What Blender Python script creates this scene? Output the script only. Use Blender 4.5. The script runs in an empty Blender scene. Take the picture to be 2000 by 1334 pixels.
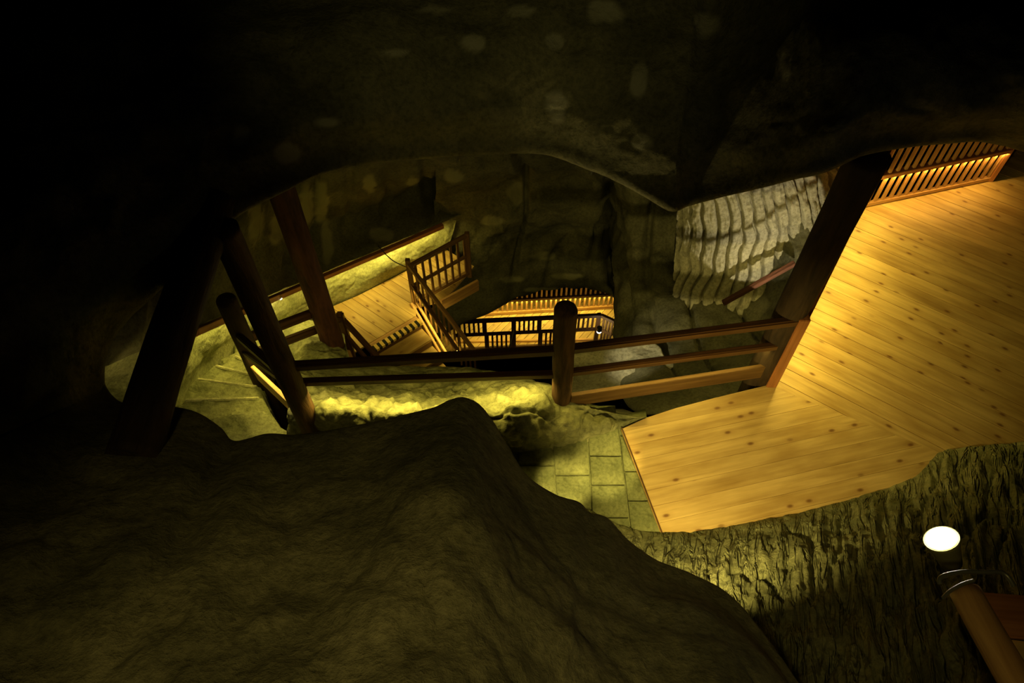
import bpy, bmesh, math, random
import numpy as np
from mathutils import Vector, Matrix, noise

# ------------------------------------------------------------------ camera, world, exposure
SC = bpy.context.scene
FPX = 1400.0
CAM = Vector((0.0, 0.0, 6.0))
NAD = math.atan2(1083.0, FPX)                 # angle between view axis and the nadir
cam_d = bpy.data.cameras.new('camera')
cam = bpy.data.objects.new('camera', cam_d)
SC.collection.objects.link(cam)
cam.location = CAM
cam.rotation_euler = (NAD, 0, 0)
cam_d.sensor_width = 36.0
cam_d.lens = 36.0 * FPX / 2000.0
cam_d.clip_start = 0.05
cam_d.clip_end = 200
SC.camera = cam

w = bpy.data.worlds.new('world')
SC.world = w
w.use_nodes = True
w.node_tree.nodes['Background'].inputs['Color'].default_value = (0.9, 0.8, 0.35, 1)
w.node_tree.nodes['Background'].inputs['Strength'].default_value = 0.0

SC.view_settings.view_transform = 'Standard'
SC.view_settings.look = 'None'
SC.view_settings.gamma = 1.0
SC.view_settings.use_curve_mapping = False
SC.view_settings.exposure = 0.0

LIGHT_COL = (1.0, 0.79, 0.15)
def lamp(name, kind, loc, energy, color=LIGHT_COL, **kw):
    d = bpy.data.lights.new(name, kind)
    d.energy = energy
    d.color = color
    for k, v in kw.items():
        setattr(d, k, v)
    o = bpy.data.objects.new(name, d)
    SC.collection.objects.link(o)
    o.location = loc
    return o
def aim(o, target):
    v = Vector(target) - o.location
    o.rotation_euler = v.to_track_quat('-Z', 'Y').to_euler()

# added fill lamps for the overhang and foreground rock, above and behind the viewer
g = lamp('fill_lamp_light', 'SPOT', (-0.5, -0.9, 7.4), 190.0, spot_size=math.radians(64), spot_blend=1.0, shadow_soft_size=0.15, color=(1.0, 0.77, 0.24)); aim(g, (-0.15, 0.05, 3.6))
g = lamp('fill_lamp_light', 'SPOT', (-0.3, 0.9, 6.6), 85.0, spot_size=math.radians(50), spot_blend=1.0, shadow_soft_size=0.15, color=(1.0, 0.84, 0.28)); aim(g, (-0.1, 6.0, 3.35))

# ------------------------------------------------------------------ helpers
C = SC.collection
D_ = Vector((0, math.sin(NAD), -math.cos(NAD)))
U_ = Vector((0, math.cos(NAD), math.sin(NAD)))
def ray(px, py):
    return D_ + Vector(((px - 1000) / FPX, 0, 0)) + U_ * ((667 - py) / FPX)
def P(px, py, z):
    """the point of the level z that is seen at this place of the photograph"""
    r = ray(px, py)
    return CAM + r * ((z - CAM.z) / r.z)
def above(p, z):
    return Vector((p[0], p[1], z))

def put(name, me, mat, parent=None, loc=None, rot=None):
    o = bpy.data.objects.new(name, me)
    C.objects.link(o)
    if mat is not None:
        me.materials.append(mat)
    if loc is not None: o.location = loc
    if rot is not None: o.rotation_euler = rot
    if parent is not None: o.parent = parent
    return o
def tag(o, label=None, cat=None, group=None, kind=None):
    if label: o['label'] = label
    if cat: o['category'] = cat
    if group: o['group'] = group
    if kind: o['kind'] = kind
    return o
def thing(name, loc, label, cat, group=None):
    o = bpy.data.objects.new(name, None)
    o.empty_display_size = 0.1
    C.objects.link(o)
    o.location = loc
    return tag(o, label, cat, group)

def frame(a, b, up=Vector((0, 0, 1))):
    x = (b - a).normalized()
    if abs(x.dot(up)) > 0.98: up = Vector((0, 1, 0))
    y = up.cross(x).normalized()
    z = x.cross(y)
    return Matrix((x, y, z)).transposed()

def beam(name, a, b, wd, ht, mat, parent=None, bevel=0.006, up=Vector((0, 0, 1)), warp=0.0):
    """a sawn timber from a to b (both on its axis), wd across, ht high; its local X runs along it"""
    a = Vector(a); b = Vector(b)
    L = (b - a).length
    bm = bmesh.new()
    n = max(1, int(L / 0.5))
    rings = []
    for i in range(n + 1):
        x = L * i / n
        dz = warp * math.sin(3.3 * i + L)
        rings.append([bm.verts.new((x, sy * wd / 2, sz * ht / 2 + dz)) for sy, sz in ((-1, -1), (1, -1), (1, 1), (-1, 1))])
    for r0, r1 in zip(rings, rings[1:]):
        for k in range(4):
            bm.faces.new((r0[k], r0[(k + 1) % 4], r1[(k + 1) % 4], r1[k]))
    bm.faces.new(rings[0][::-1]); bm.faces.new(rings[-1])
    bmesh.ops.recalc_face_normals(bm, faces=bm.faces)
    ed = [e for e in bm.edges if len(e.link_faces) == 2 and e.link_faces[0].normal.dot(e.link_faces[1].normal) < 0.5]
    if bevel: bmesh.ops.bevel(bm, geom=ed, offset=min(bevel, wd * .3, ht * .3), segments=2, affect='EDGES')
    me = bpy.data.meshes.new(name)
    bm.to_mesh(me); bm.free()
    m = frame(a, b, up)
    loc = a - (parent.location if parent is not None else Vector((0, 0, 0)))
    return put(name, me, mat, parent, loc, m.to_euler())

def log(name, a, b, r0, r1, mat, parent=None, seed=0, dome=True, rough=0.06, nseg=28):
    """a natural round log from a (foot) to b (head); its local X runs along it"""
    a = Vector(a); b = Vector(b)
    L = (b - a).length
    bm = bmesh.new()
    n = max(6, int(L / 0.05))
    rings = []
    for i in range(n + 1):
        t = i / n
        x = L * t
        bend = 0.25 * r0 * math.sin(2.2 * t + seed)
        r = r0 + (r1 - r0) * t
        ring = []
        for k in range(nseg):
            an = 2 * math.pi * k / nseg
            q = Vector((x * 0.9, math.cos(an) * 0.9, math.sin(an) * 0.9)) + Vector((seed * 7.1, 0, 0))
            rr = r * (1 + rough * (noise.noise(q * 1.6) + 0.5 * noise.noise(Vector((x * 3, q.y * 5, q.z * 5)))))
            ring.append(bm.verts.new((x, math.cos(an) * rr + bend, math.sin(an) * rr)))
        rings.append(ring)
    if dome:
        for q in range(1, 6):
            s = math.cos(q / 6 * math.pi / 2); h = math.sin(q / 6 * math.pi / 2)
            last = rings[n]
            cy = sum(v.co.y for v in last) / nseg; cz = sum(v.co.z for v in last) / nseg
            rings.append([bm.verts.new((L + h * r1 * 0.55, cy + (v.co.y - cy) * s, cz + (v.co.z - cz) * s)) for v in last])
    for ra, rb in zip(rings, rings[1:]):
        for k in range(nseg):
            bm.faces.new((ra[k], ra[(k + 1) % nseg], rb[(k + 1) % nseg], rb[k]))
    bm.faces.new(rings[0][::-1]); bm.faces.new(rings[-1])
    bmesh.ops.recalc_face_normals(bm, faces=bm.faces)
    for f in bm.faces: f.smooth = True
    me = bpy.data.meshes.new(name)
    bm.to_mesh(me); bm.free()
    loc = a - (parent.location if parent is not None else Vector((0, 0, 0)))
    return put(name, me, mat, parent, loc, frame(a, b).to_euler())

def prism(name, pts, z0, z1, mat, parent=None, bevel=0.0, rough=0.0, cuts=0):
    """a plate with outline pts (plan) between the levels z0 and z1"""
    bm = bmesh.new()
    c = Vector((sum(p[0] for p in pts) / len(pts), sum(p[1] for p in pts) / len(pts), z0))
    lo = [bm.verts.new((p[0] - c.x, p[1] - c.y, 0)) for p in pts]
    hi = [bm.verts.new((p[0] - c.x, p[1] - c.y, z1 - z0)) for p in pts]
    n = len(pts)
    bm.faces.new(lo); top = bm.faces.new(hi)
    for k in range(n):
        bm.faces.new((lo[k], lo[(k + 1) % n], hi[(k + 1) % n], hi[k]))
    bmesh.ops.recalc_face_normals(bm, faces=bm.faces)
    if bevel:
        bmesh.ops.bevel(bm, geom=[e for e in bm.edges if all(abs(v.co.z - (z1 - z0)) < 1e-6 for v in e.verts)], offset=bevel, segments=2, affect='EDGES')
    if cuts:
        bmesh.ops.triangulate(bm, faces=bm.faces)
        for _ in range(cuts):
            bmesh.ops.subdivide_edges(bm, edges=[e for e in bm.edges if e.calc_length() > 0.05], cuts=1)
            bmesh.ops.triangulate(bm, faces=bm.faces)
        for v in bm.verts:
            q = v.co + c
            v.co.z += rough * noise.noise(q * 6) + rough * .5 * noise.noise(q * 17)
            v.co.x += rough * .8 * noise.noise(q * 5 + Vector((9, 0, 0)))
            v.co.y += rough * .8 * noise.noise(q * 5 + Vector((0, 9, 0)))
    me = bpy.data.meshes.new(name)
    bm.to_mesh(me); bm.free()
    loc = c - (parent.location if parent is not None else Vector((0, 0, 0)))
    return put(name, me, mat, parent, loc)

def clip(poly, nx, ny, d):
    """keep the part of poly with nx*x + ny*y <= d"""
    out = []
    for i in range(len(poly)):
        p, q = poly[i], poly[(i + 1) % len(poly)]
        sp, sq = nx * p[0] + ny * p[1] - d, nx * q[0] + ny * q[1] - d
        if sp <= 0: out.append(p)
        if sp * sq < 0:
            t = sp / (sp - sq)
            out.append((p[0] + t * (q[0] - p[0]), p[1] + t * (q[1] - p[1])))
    return out
def planks(name, pts, z, ang, width, mat, parent, gap=0.006, thick=0.035, off=0.0):
    """boards side by side over the outline pts, running at the angle ang in plan"""
    ca, sa = math.cos(-ang), math.sin(-ang)
    loc = [(p[0] * ca - p[1] * sa, p[0] * sa + p[1] * ca) for p in pts]
    y0 = min(p[1] for p in loc); y1 = max(p[1] for p in loc)
    bm = bmesh.new()
    k = math.floor((y0 - off) / width)
    while off + k * width < y1:
        a, b = off + k * width + gap / 2, off + (k + 1) * width - gap / 2
        s = clip(clip(loc, 0, 1, b), 0, -1, -a)
        k += 1
        if len(s) < 3: continue
        dz = random.uniform(-0.0012, 0.0012)
        lo = [bm.verts.new((p[0], p[1], -thick)) for p in s]
        hi = [bm.verts.new((p[0], p[1], dz)) for p in s]
        try:
            bm.faces.new(lo[::-1]); bm.faces.new(hi)
            for i in range(len(s)):
                j = (i + 1) % len(s)
                bm.faces.new((lo[i], lo[j], hi[j], hi[i]))
        except ValueError:
            pass
    bmesh.ops.recalc_face_normals(bm, faces=bm.faces)
    me = bpy.data.meshes.new(name)
    bm.to_mesh(me); bm.free()
    base = parent.location if parent is not None else Vector((0, 0, 0))
    return put(name, me, mat, parent, Vector((0, 0, z)) - base, (0, 0, ang))

# ---- rock surfaces
def catmull(p, n):
    """p: (k, 3) control points -> (n, 3)"""
    k = len(p)
    t = np.linspace(0, k - 1 - 1e-9, n)
    i = t.astype(int); f = (t - i)[:, None]
    g = lambda j: p[np.clip(j, 0, k - 1)]
    p0, p1, p2, p3 = g(i - 1), g(i), g(i + 1), g(i + 2)
    return 0.5 * (2 * p1 + (p2 - p0) * f + (2 * p0 - 5 * p1 + 4 * p2 - p3) * f ** 2 + (3 * p1 - p0 - 3 * p2 + p3) * f ** 3)
def rock_sheet(name, rows, nu, nv, mat, amps=(0.10, 0.035, 0.012), scales=(1.1, 4.0, 14.0), wts=None, seed=0, disp=None, pale=(), parent=None, face=True, vein=0.3, taper=1e9):
    """rows of control points (Vectors, equally many in each row) -> one displaced rock surface"""
    ctl = np.array([[tuple(v) for v in r] for r in rows], float)
    m, k = ctl.shape[:2]
    a = np.stack([catmull(ctl[i], nu) for i in range(m)])
    g = np.stack([catmull(a[:, j], nv) for j in range(nu)], axis=1)          # nv, nu, 3
    w_ = np.ones(nv) if wts is None else np.interp(np.linspace(0, m - 1, nv), np.arange(m), wts)
    du = np.gradient(g, axis=1); dv = np.gradient(g, axis=0)
    nr = np.cross(du, dv); nr /= np.maximum(np.linalg.norm(nr, axis=2, keepdims=True), 1e-9)
    if face:
        c = np.array(CAM); 
        s = np.sign((nr * (c - g)).sum())
        nr *= s
    sl = np.cumsum(np.r_[0, np.linalg.norm(np.diff(g[nv // 2], axis=0), axis=1)])
    tl = np.cumsum(np.r_[0, np.linalg.norm(np.diff(g[:, nu // 2], axis=0), axis=1)])
    off = Vector((seed * 3.7, seed * 1.3, seed * 2.1))
    out = g.copy()
    for i in range(nv):
        for j in range(nu):
            q = Vector(g[i, j])
            d = 0.0
            for am, scl in zip(amps, scales):
                d += am * noise.noise(q * scl + off)
            q2 = q * scales[1] * .6 + off
            d -= amps[1] * vein * (1 - abs(noise.noise(q2)) * 2) ** 8 if amps[1] > 0 else 0
            d *= w_[i] * min(1.0, (nu - 1 - j) / nu * taper)
            if disp: d += disp(sl[j], tl[i], q) * w_[i] * min(1.0, (nu - 1 - j) / nu * taper)
            out[i, j] += nr[i, j] * d
    me = bpy.data.meshes.new(name)
    verts = out.reshape(-1, 3)
    idx = np.arange(nu * nv).reshape(nv, nu)
    f = np.stack([idx[:-1, :-1], idx[:-1, 1:], idx[1:, 1:], idx[1:, :-1]], -1).reshape(-1, 4)
    p00 = verts[f[:, 0]]; nn = np.cross(verts[f[:, 1]] - p00, verts[f[:, 3]] - p00)
    if (nn * (np.array(CAM) - p00)).sum() < 0: f = f[:, ::-1]
    me.from_pydata(verts.tolist(), [], f.tolist())
    me.polygons.foreach_set('use_smooth', [True] * len(f))
    uv = me.uv_layers.new(name='st')
    lv = np.empty(len(me.loops), int); me.loops.foreach_get('vertex_index', lv)
    st = np.stack([sl[lv % nu], tl[lv // nu]], -1).astype(np.float32)
    uv.data.foreach_set('uv', st.ravel())
    at = me.attributes.new('pale', 'FLOAT', 'POINT')
    val = np.zeros(len(verts))
    rel = verts - np.array(CAM)
    fw = rel @ np.array(D_); sx = 1000 + FPX * rel[:, 0] / fw; sy = 667 - FPX * (rel @ np.array(U_)) / fw
    for (cx, cy, rx, ry) in pale:          # where a stain sits on this surface, with an irregular edge
        for n_i in np.where((np.abs(sx - cx) < 2 * rx) & (np.abs(sy - cy) < 2 * ry))[0]:
            rr = math.hypot((sx[n_i] - cx) / rx, (sy[n_i] - cy) / ry) + 0.45 * noise.noise(Vector(verts[n_i]) * 7)
            val[n_i] = max(val[n_i], min(1, max(0, (1.1 - rr) * 3)))
    at.data.foreach_set('value', val)
    me.update()
    return put(name, me, mat, parent)

# ------------------------------------------------------------------ materials
def nt(name):
    m = bpy.data.materials.new(name)
    m.use_nodes = True
    t = m.node_tree
    b = t.nodes['Principled BSDF']
    return m, t, b
def node(t, typ, **kw):
    n = t.nodes.new(typ)
    for k, v in kw.items():
        if k in n.inputs: n.inputs[k].default_value = v
        else: setattr(n, k, v)
    return n
def ramp(t, fac, stops):
    r = t.nodes.new('ShaderNodeValToRGB')
    el = r.color_ramp.elements
    while len(el) < len(stops): el.new(0.5)
    for e, (p, c) in zip(el, stops):
        e.position = p; e.color = (*c, 1) if len(c) == 3 else c
    t.links.new(fac, r.inputs['Fac'])
    return r.outputs['Color']
def mix(t, fac, a, b, mode='MIX'):
    n = t.nodes.new('ShaderNodeMix'); n.data_type = 'RGBA'; n.blend_type = mode
    for s, v in ((n.inputs[0], fac), (n.inputs[6], a), (n.inputs[7], b)):
        if hasattr(v, 'is_output'): t.links.new(v, s)
        elif isinstance(v, (int, float)): s.default_value = v
        else: s.default_value = (*v, 1)
    return n.outputs[2]
def mathn(t, op, a, b=0.0):
    n = t.nodes.new('ShaderNodeMath'); n.operation = op
    for s, v in ((n.inputs[0], a), (n.inputs[1], b)):
        if hasattr(v, 'is_output'): t.links.new(v, s)
        else: s.default_value = v
    return n.outputs[0]
def mapping(t, src, scale):
    n = t.nodes.new('ShaderNodeMapping'); n.inputs['Scale'].default_value = scale
    t.links.new(src, n.inputs['Vector'])
    return n.outputs['Vector']
def bump(t, b, h, strength, dist):
    n = t.nodes.new('ShaderNodeBump'); n.inputs['Strength'].default_value = strength; n.inputs['Distance'].default_value = dist
    t.links.new(h, n.inputs['Height']); t.links.new(n.outputs['Normal'], b.inputs['Normal'])

def rock_mat(name, dark, light, pale_col=(0.42, 0.40, 0.27), streak=None, rough=0.9, bumps=0.6, fine=28.0, sstr=1.0):
    m, t, b = nt(name)
    co = t.nodes.new('ShaderNodeTexCoord')
    n1 = node(t, 'ShaderNodeTexNoise', Scale=1.6, Detail=8.0, Roughness=0.62)
    n2 = node(t, 'ShaderNodeTexNoise', Scale=fine, Detail=6.0, Roughness=0.7)
    for n in (n1, n2): t.links.new(co.outputs['Object'], n.inputs['Vector'])
    c = ramp(t, n1.outputs['Fac'], [(0.32, dark), (0.68, light)])
    sp = ramp(t, n2.outputs['Fac'], [(0.30, (0.55, 0.55, 0.5)), (0.55, (1, 1, 1)), (0.8, (1.25, 1.22, 1.1))])
    c = mix(t, 1.0, c, sp, 'MULTIPLY')
    at = node(t, 'ShaderNodeAttribute', attribute_name='pale')
    c = mix(t, at.outputs['Fac'], c, pale_col)
    h = mathn(t, 'ADD', mathn(t, 'MULTIPLY', n1.outputs['Fac'], 1.2), mathn(t, 'MULTIPLY', n2.outputs['Fac'], 0.45))
    if streak:
        v = mapping(t, co.outputs['UV'], streak)
        n3 = node(t, 'ShaderNodeTexNoise', Scale=1.0, Detail=3.0, Roughness=0.55, Distortion=0.6)
        t.links.new(v, n3.inputs['Vector'])
        rg = ramp(t, n3.outputs['Fac'], [(0.38, (0, 0, 0)), (0.55, (1, 1, 1))])
        h = mathn(t, 'ADD', h, mathn(t, 'MULTIPLY', rg, sstr))
    t.links.new(c, b.inputs['Base Color'])
    b.inputs['Roughness'].default_value = rough
    b.inputs['Specular IOR Level'].default_value = 0.25
    bump(t, b, h, bumps, 0.05)
    return m

def wood_mat(name, dark, light, grain=(1.2, 26, 26), knots=0.0, rough=0.55, island=False, var=0.25, bumps=0.15, knot_scale=3.2):
    m, t, b = nt(name)
    co = t.nodes.new('ShaderNodeTexCoord')
    src = co.outputs['Object']
    rnd = None
    if island:
        gn = t.nodes.new('ShaderNodeNewGeometry')
        rnd = gn.outputs['Random Per Island']
        cx = t.nodes.new('ShaderNodeCombineXYZ')
        t.links.new(mathn(t, 'MULTIPLY', rnd, 37.0), cx.inputs['X'])
        va = t.nodes.new('ShaderNodeVectorMath'); va.operation = 'ADD'
        t.links.new(src, va.inputs[0]); t.links.new(cx.outputs[0], va.inputs[1])
        src = va.outputs[0]
    n1 = node(t, 'ShaderNodeTexNoise', Scale=1.0, Detail=5.0, Roughness=0.6, Distortion=0.5)
    t.links.new(mapping(t, src, grain), n1.inputs['Vector'])
    n2 = node(t, 'ShaderNodeTexNoise', Scale=2.4, Detail=3.0)
    t.links.new(mapping(t, src, (0.7, 2.0, 2.0)), n2.inputs['Vector'])
    c = ramp(t, n1.outputs['Fac'], [(0.30, dark), (0.66, light)])
    c = mix(t, 1.0, c, ramp(t, n2.outputs['Fac'], [(0.3, (0.72, 0.66, 0.55)), (0.6, (1, 1, 1))]), 'MULTIPLY')
    if rnd is not None:
        c = mix(t, 1.0, c, ramp(t, rnd, [(0.0, (1 - var, 1 - var * 1.1, 1 - var * 1.2)), (1.0, (1.05, 1.05, 1.05))]), 'MULTIPLY')
    if knots:
        vo = node(t, 'ShaderNodeTexVoronoi', Scale=1.0); vo.feature = 'F1'; vo.voronoi_dimensions = '2D'
        t.links.new(mapping(t, src, (knot_scale, knot_scale * 1.9, 1.0)), vo.inputs['Vector'])
        k1 = ramp(t, vo.outputs['Distance'], [(0.045, (1, 1, 1)), (0.13, (0, 0, 0))])
        sel = ramp(t, vo.outputs['Color'], [(0.54, (0, 0, 0)), (0.66, (1, 1, 1))])
        kk = mix(t, 1.0, k1, sel, 'MULTIPLY')
        km = t.nodes.new('ShaderNodeSeparateColor'); t.links.new(kk, km.inputs[0])
        c = mix(t, mathn(t, 'MULTIPLY', km.outputs[0], knots), c, (0.12, 0.05, 0.015))
        # soft halo of darker wood round a knot
        k2 = ramp(t, vo.outputs['Distance'], [(0.05, (1, 1, 1)), (0.30, (0, 0, 0))])
        kk2 = mix(t, 1.0, k2, sel, 'MULTIPLY')
        km2 = t.nodes.new('ShaderNodeSeparateColor'); t.links.new(kk2, km2.inputs[0])
        c = mix(t, mathn(t, 'MULTIPLY', km2.outputs[0], 0.35 * knots), c, (0.35, 0.17, 0.05))
    t.links.new(c, b.inputs['Base Color'])
    b.inputs['Roughness'].default_value = rough
    b.inputs['Specular IOR Level'].default_value = 0.35
    bump(t, b, n1.outputs['Fac'], bumps, 0.02)
    return m

def emis(name, col, s):
    m, t, b = nt(name)
    b.inputs['Base Color'].default_value = (0.8, 0.8, 0.8, 1)
    b.inputs['Emission Color'].default_value = (*col, 1)
    b.inputs['Emission Strength'].default_value = s
    return m
def plain(name, col, rough=0.5, metal=0.0):
    m, t, b = nt(name)
    n = node(t, 'ShaderNodeTexNoise', Scale=30.0, Detail=3.0)
    c = mix(t, n.outputs['Fac'], tuple(x * 0.75 for x in col), col)
    t.links.new(c, b.inputs['Base Color'])
    b.inputs['Roughness'].default_value = rough
    b.inputs['Metallic'].default_value = metal
    return m

M_ROCK = rock_mat('dark_sandstone', (0.12, 0.115, 0.06), (0.30, 0.28, 0.15), bumps=1.0, fine=22.0)
M_ROCKFAR = rock_mat('grey_sandstone', (0.09, 0.09, 0.055), (0.22, 0.21, 0.13), pale_col=(.34, .33, .21))
M_ROCKLIT = rock_mat('lit_green_sandstone', (0.30, 0.32, 0.15), (0.52, 0.52, 0.28), bumps=0.7)  # lighter copy for lamp-lit rock, its brightness put into the colour
M_CHISEL = rock_mat('chiselled_sandstone', (0.15, 0.16, 0.075), (0.34, 0.335, 0.17), streak=(16, 2.6, 1), bumps=0.9, sstr=1.6)
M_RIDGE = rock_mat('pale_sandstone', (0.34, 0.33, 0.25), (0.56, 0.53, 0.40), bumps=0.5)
M_BOULD = rock_mat('rough_boulder', (0.11, 0.115, 0.05), (0.40, 0.39, 0.20), bumps=1.0, fine=15.0)
M_SLAB = rock_mat('paving_stone', (0.13, 0.145, 0.06), (0.26, 0.27, 0.12), rough=0.6, bumps=0.35)
M_STEP = rock_mat('step_stone', (0.22, 0.24, 0.10), (0.52, 0.52, 0.26), rough=0.7, bumps=0.5)
M_NOSE = rock_mat('edge_highlight_stone', (0.50, 0.50, 0.26), (0.75, 0.74, 0.44), rough=0.6, bumps=0.5)  # pale colour for a painted highlight along the step edges
M_DECK = wood_mat('pine_deck', (0.52, 0.34, 0.12), (0.74, 0.52, 0.20), grain=(0.9, 16, 4), knots=0.9, island=True, var=0.16, rough=0.5, bumps=0.06)
M_PINE = wood_mat('pine_timber', (0.42, 0.22, 0.08), (0.68, 0.40, 0.16), rough=0.5)
M_REDW = wood_mat('red_stained_timber', (0.30, 0.11, 0.04), (0.52, 0.22, 0.08), rough=0.45)
M_DARKW = wood_mat('dark_stained_timber', (0.05, 0.022, 0.010), (0.13, 0.06, 0.022), rough=0.45)
M_BROWN = wood_mat('brown_timber', (0.16, 0.08, 0.03), (0.32, 0.18, 0.07), rough=0.5)
M_TOE = wood_mat('toe_board_timber', (0.09, 0.045, 0.016), (0.19, 0.105, 0.038), rough=0.5)
M_LOG = wood_mat('weathered_log', (0.04, 0.02, 0.01), (0.17, 0.09, 0.04), grain=(2.5, 16, 16), rough=0.75, bumps=0.8)
M_RLOG = wood_mat('reddish_log', (0.04, 0.015, 0.010), (0.13, 0.05, 0.03), grain=(2.5, 16, 16), rough=0.75, bumps=0.8)
M_DLOG = wood_mat('dark_log', (0.02, 0.013, 0.008), (0.07, 0.042, 0.022), grain=(2.5, 14, 14), rough=0.8, bumps=0.8)
M_LED = emis('led_strip', (1.0, 0.66, 0.16), 7.0)
M_SPOT = emis('spot_lens', (1.0, 0.95, 0.8), 40.0)
M_LAMP = emis('lamp_lens', (1.0, 0.93, 0.72), 22.0)
M_METAL = plain('grey_metal', (0.30, 0.30, 0.22), 0.4, 0.6)
M_OLIVE = plain('olive_paint', (0.36, 0.34, 0.14), 0.5)
M_BLACK = plain('black_rubber', (0.015, 0.014, 0.012), 0.95)
M_YELLOW = plain('yellow_tape', (0.95, 0.66, 0.16), 0.6)
M_WIRE = plain('black_cable', (0.02, 0.018, 0.015), 0.5)

def led(parent, a, b, power, wid=0.014, drop=0.0, col=LIGHT_COL, tilt=None, recess=0.0, mat=None):
    """an LED tape on the underside of a rail: the lit tape and its light"""
    a = Vector(a) - Vector((0, 0, drop)); b = Vector(b) - Vector((0, 0, drop))
    L = (b - a).length
    up_ = Vector((0, 0, recess))
    s = beam('led_strip', a + up_, b + up_, wid, 0.006, mat or M_LED, parent, bevel=0)
    s['label'] = 'glowing warm led strip'
    mid = (a + b) / 2 - Vector((0, 0, 0.012))
    o = lamp('led_light', 'AREA', mid - parent.location, power * L, color=col, shape='RECTANGLE', size=L, size_y=wid * 1.5)
    m = frame(a, b)
    R = m.copy()
    if tilt:                                   # aim sideways by tilt (a direction to favour)
        x = (b - a).normalized(); zz = -(Vector(tilt).normalized()); zz = (zz - x * zz.dot(x)).normalized()
        y = zz.cross(x)
        R = Matrix((x, y, zz)).transposed()
    o.rotation_euler = R.to_euler()
    o.parent = parent
    return s

def balusters(parent, a, b, z0a, z1a, z0b, z1b, n, mat, wd=0.032, name='baluster', skip=()):
    """n upright square bars between the plan points a and b"""
    for i in range(n):
        if i in skip: continue
        t = (i + 0.5) / n
        x = a[0] + (b[0] - a[0]) * t; y = a[1] + (b[1] - a[1]) * t
        zl = z0a + (z0b - z0a) * t; zh = z1a + (z1b - z1a) * t
        beam(name, (x, y, zl), (x, y, zh), wd, wd, mat, parent, bevel=0.004, up=Vector((b[1] - a[1], a[0] - b[0], 0)).normalized())

random.seed(4)

# ================================================================== SETTING: the rock of the cave
def fold(lip, outer, k1, k2, o1, o2):
    r1, r2 = [], []
    for L, O in zip(lip, outer):
        rd = (L - CAM).normalized()
        h = Vector((O.x - L.x, O.y - L.y, 0))
        h = h.normalized() if h.length > 1e-6 else h
        r1.append(L + rd * k1 + h * o1); r2.append(L + rd * k2 + h * o2)
    return r1, r2

# --- upper overhang (fills the top and the left of the picture)
lip_u = [(205, 765, 2.3), (207, 700, 2.35), (235, 635, 2.4), (310, 570, 2.5), (395, 490, 2.55), (470, 420, 2.5), (545, 382, 2.35), (640, 340, 2.2), (740, 318, 2.1), (850, 309, 2.0),
         (950, 304, 1.95), (1060, 302, 1.9), (1140, 325, 1.9), (1210, 357, 1.9), (1260, 386, 1.9), (1310, 413, 1.9), (1350, 403, 1.9), (1440, 378, 2.15), (1530, 357, 2.6), (1610, 338, 2.85),
         (1690, 304, 2.9), (1780, 287, 2.9), (1900, 277, 2.9), (2000, 282, 2.9), (2250, 300, 2.9)]
out_u = [(-250, 950, 3.3), (-300, 780, 3.4), (-300, 600, 3.5), (-300, 400, 3.5), (-300, 200, 3.5), (-200, 0, 3.4), (0, -150, 3.3), (300, -200, 3.3), (600, -200, 3.3), (800, -200, 3.3),
         (950, -200, 3.3), (1060, -200, 3.3), (1150, -200, 3.3), (1240, -200, 3.3), (1310, -200, 3.3), (1380, -200, 3.3), (1430, -200, 3.3), (1540, -200, 3.6), (1640, -200, 3.8), (1760, -200, 3.9),
         (1880, -200, 4.0), (2000, -180, 4.0), (2150, -100, 4.0), (2300, 0, 4.0), (2500, 100, 4.0)]
def wrow(lip, outer, t, bulge):
    r = []
    for a, b in zip(lip, outer):
        x = a[0] + (b[0] - a[0]) * t; y = a[1] + (b[1] - a[1]) * t
        r.append(P(x, y, a[2] + (b[2] - a[2]) * t + bulge * math.sin(math.pi * t)))
    return r
Lu = [P(*p) for p in lip_u]; Ou = [P(*p) for p in out_u]
f1, f2 = fold(Lu, Ou, 0.35, 0.9, 0.25, 1.2)
pales = [(1180, 20, 42, 26), (1380, 50, 30, 24), (922, 82, 24, 18), (1084, 82, 18, 18), (1015, 22, 30, 11), (848, 18, 34, 9), (1248, 160, 20, 34), (775, 104, 26, 7), (385, 262, 20, 42), (355, 315, 24, 10),
         (250, 115, 26, 26), (1253, 278, 22, 18), (470, 262, 16, 22), (1085, 205, 26, 30), (400, 322, 6, 5), (640, 240, 30, 14), (560, 300, 24, 22), (1535, 130, 12, 24)]
S1 = rock_sheet('wall_back', [f2, f1, Lu, wrow(lip_u, out_u, 0.07, 0.42), wrow(lip_u, out_u, 0.2, 0.36), wrow(lip_u, out_u, 0.45, 0.22), wrow(lip_u, out_u, 0.75, 0.1), Ou],
                440, 150, M_ROCK, amps=(0.16, 0.05, 0.012), wts=(1, .5, .10, .35, .8, 1, 1, 1), seed=1, pale=pales)
tag(S1, kind='structure')

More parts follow.
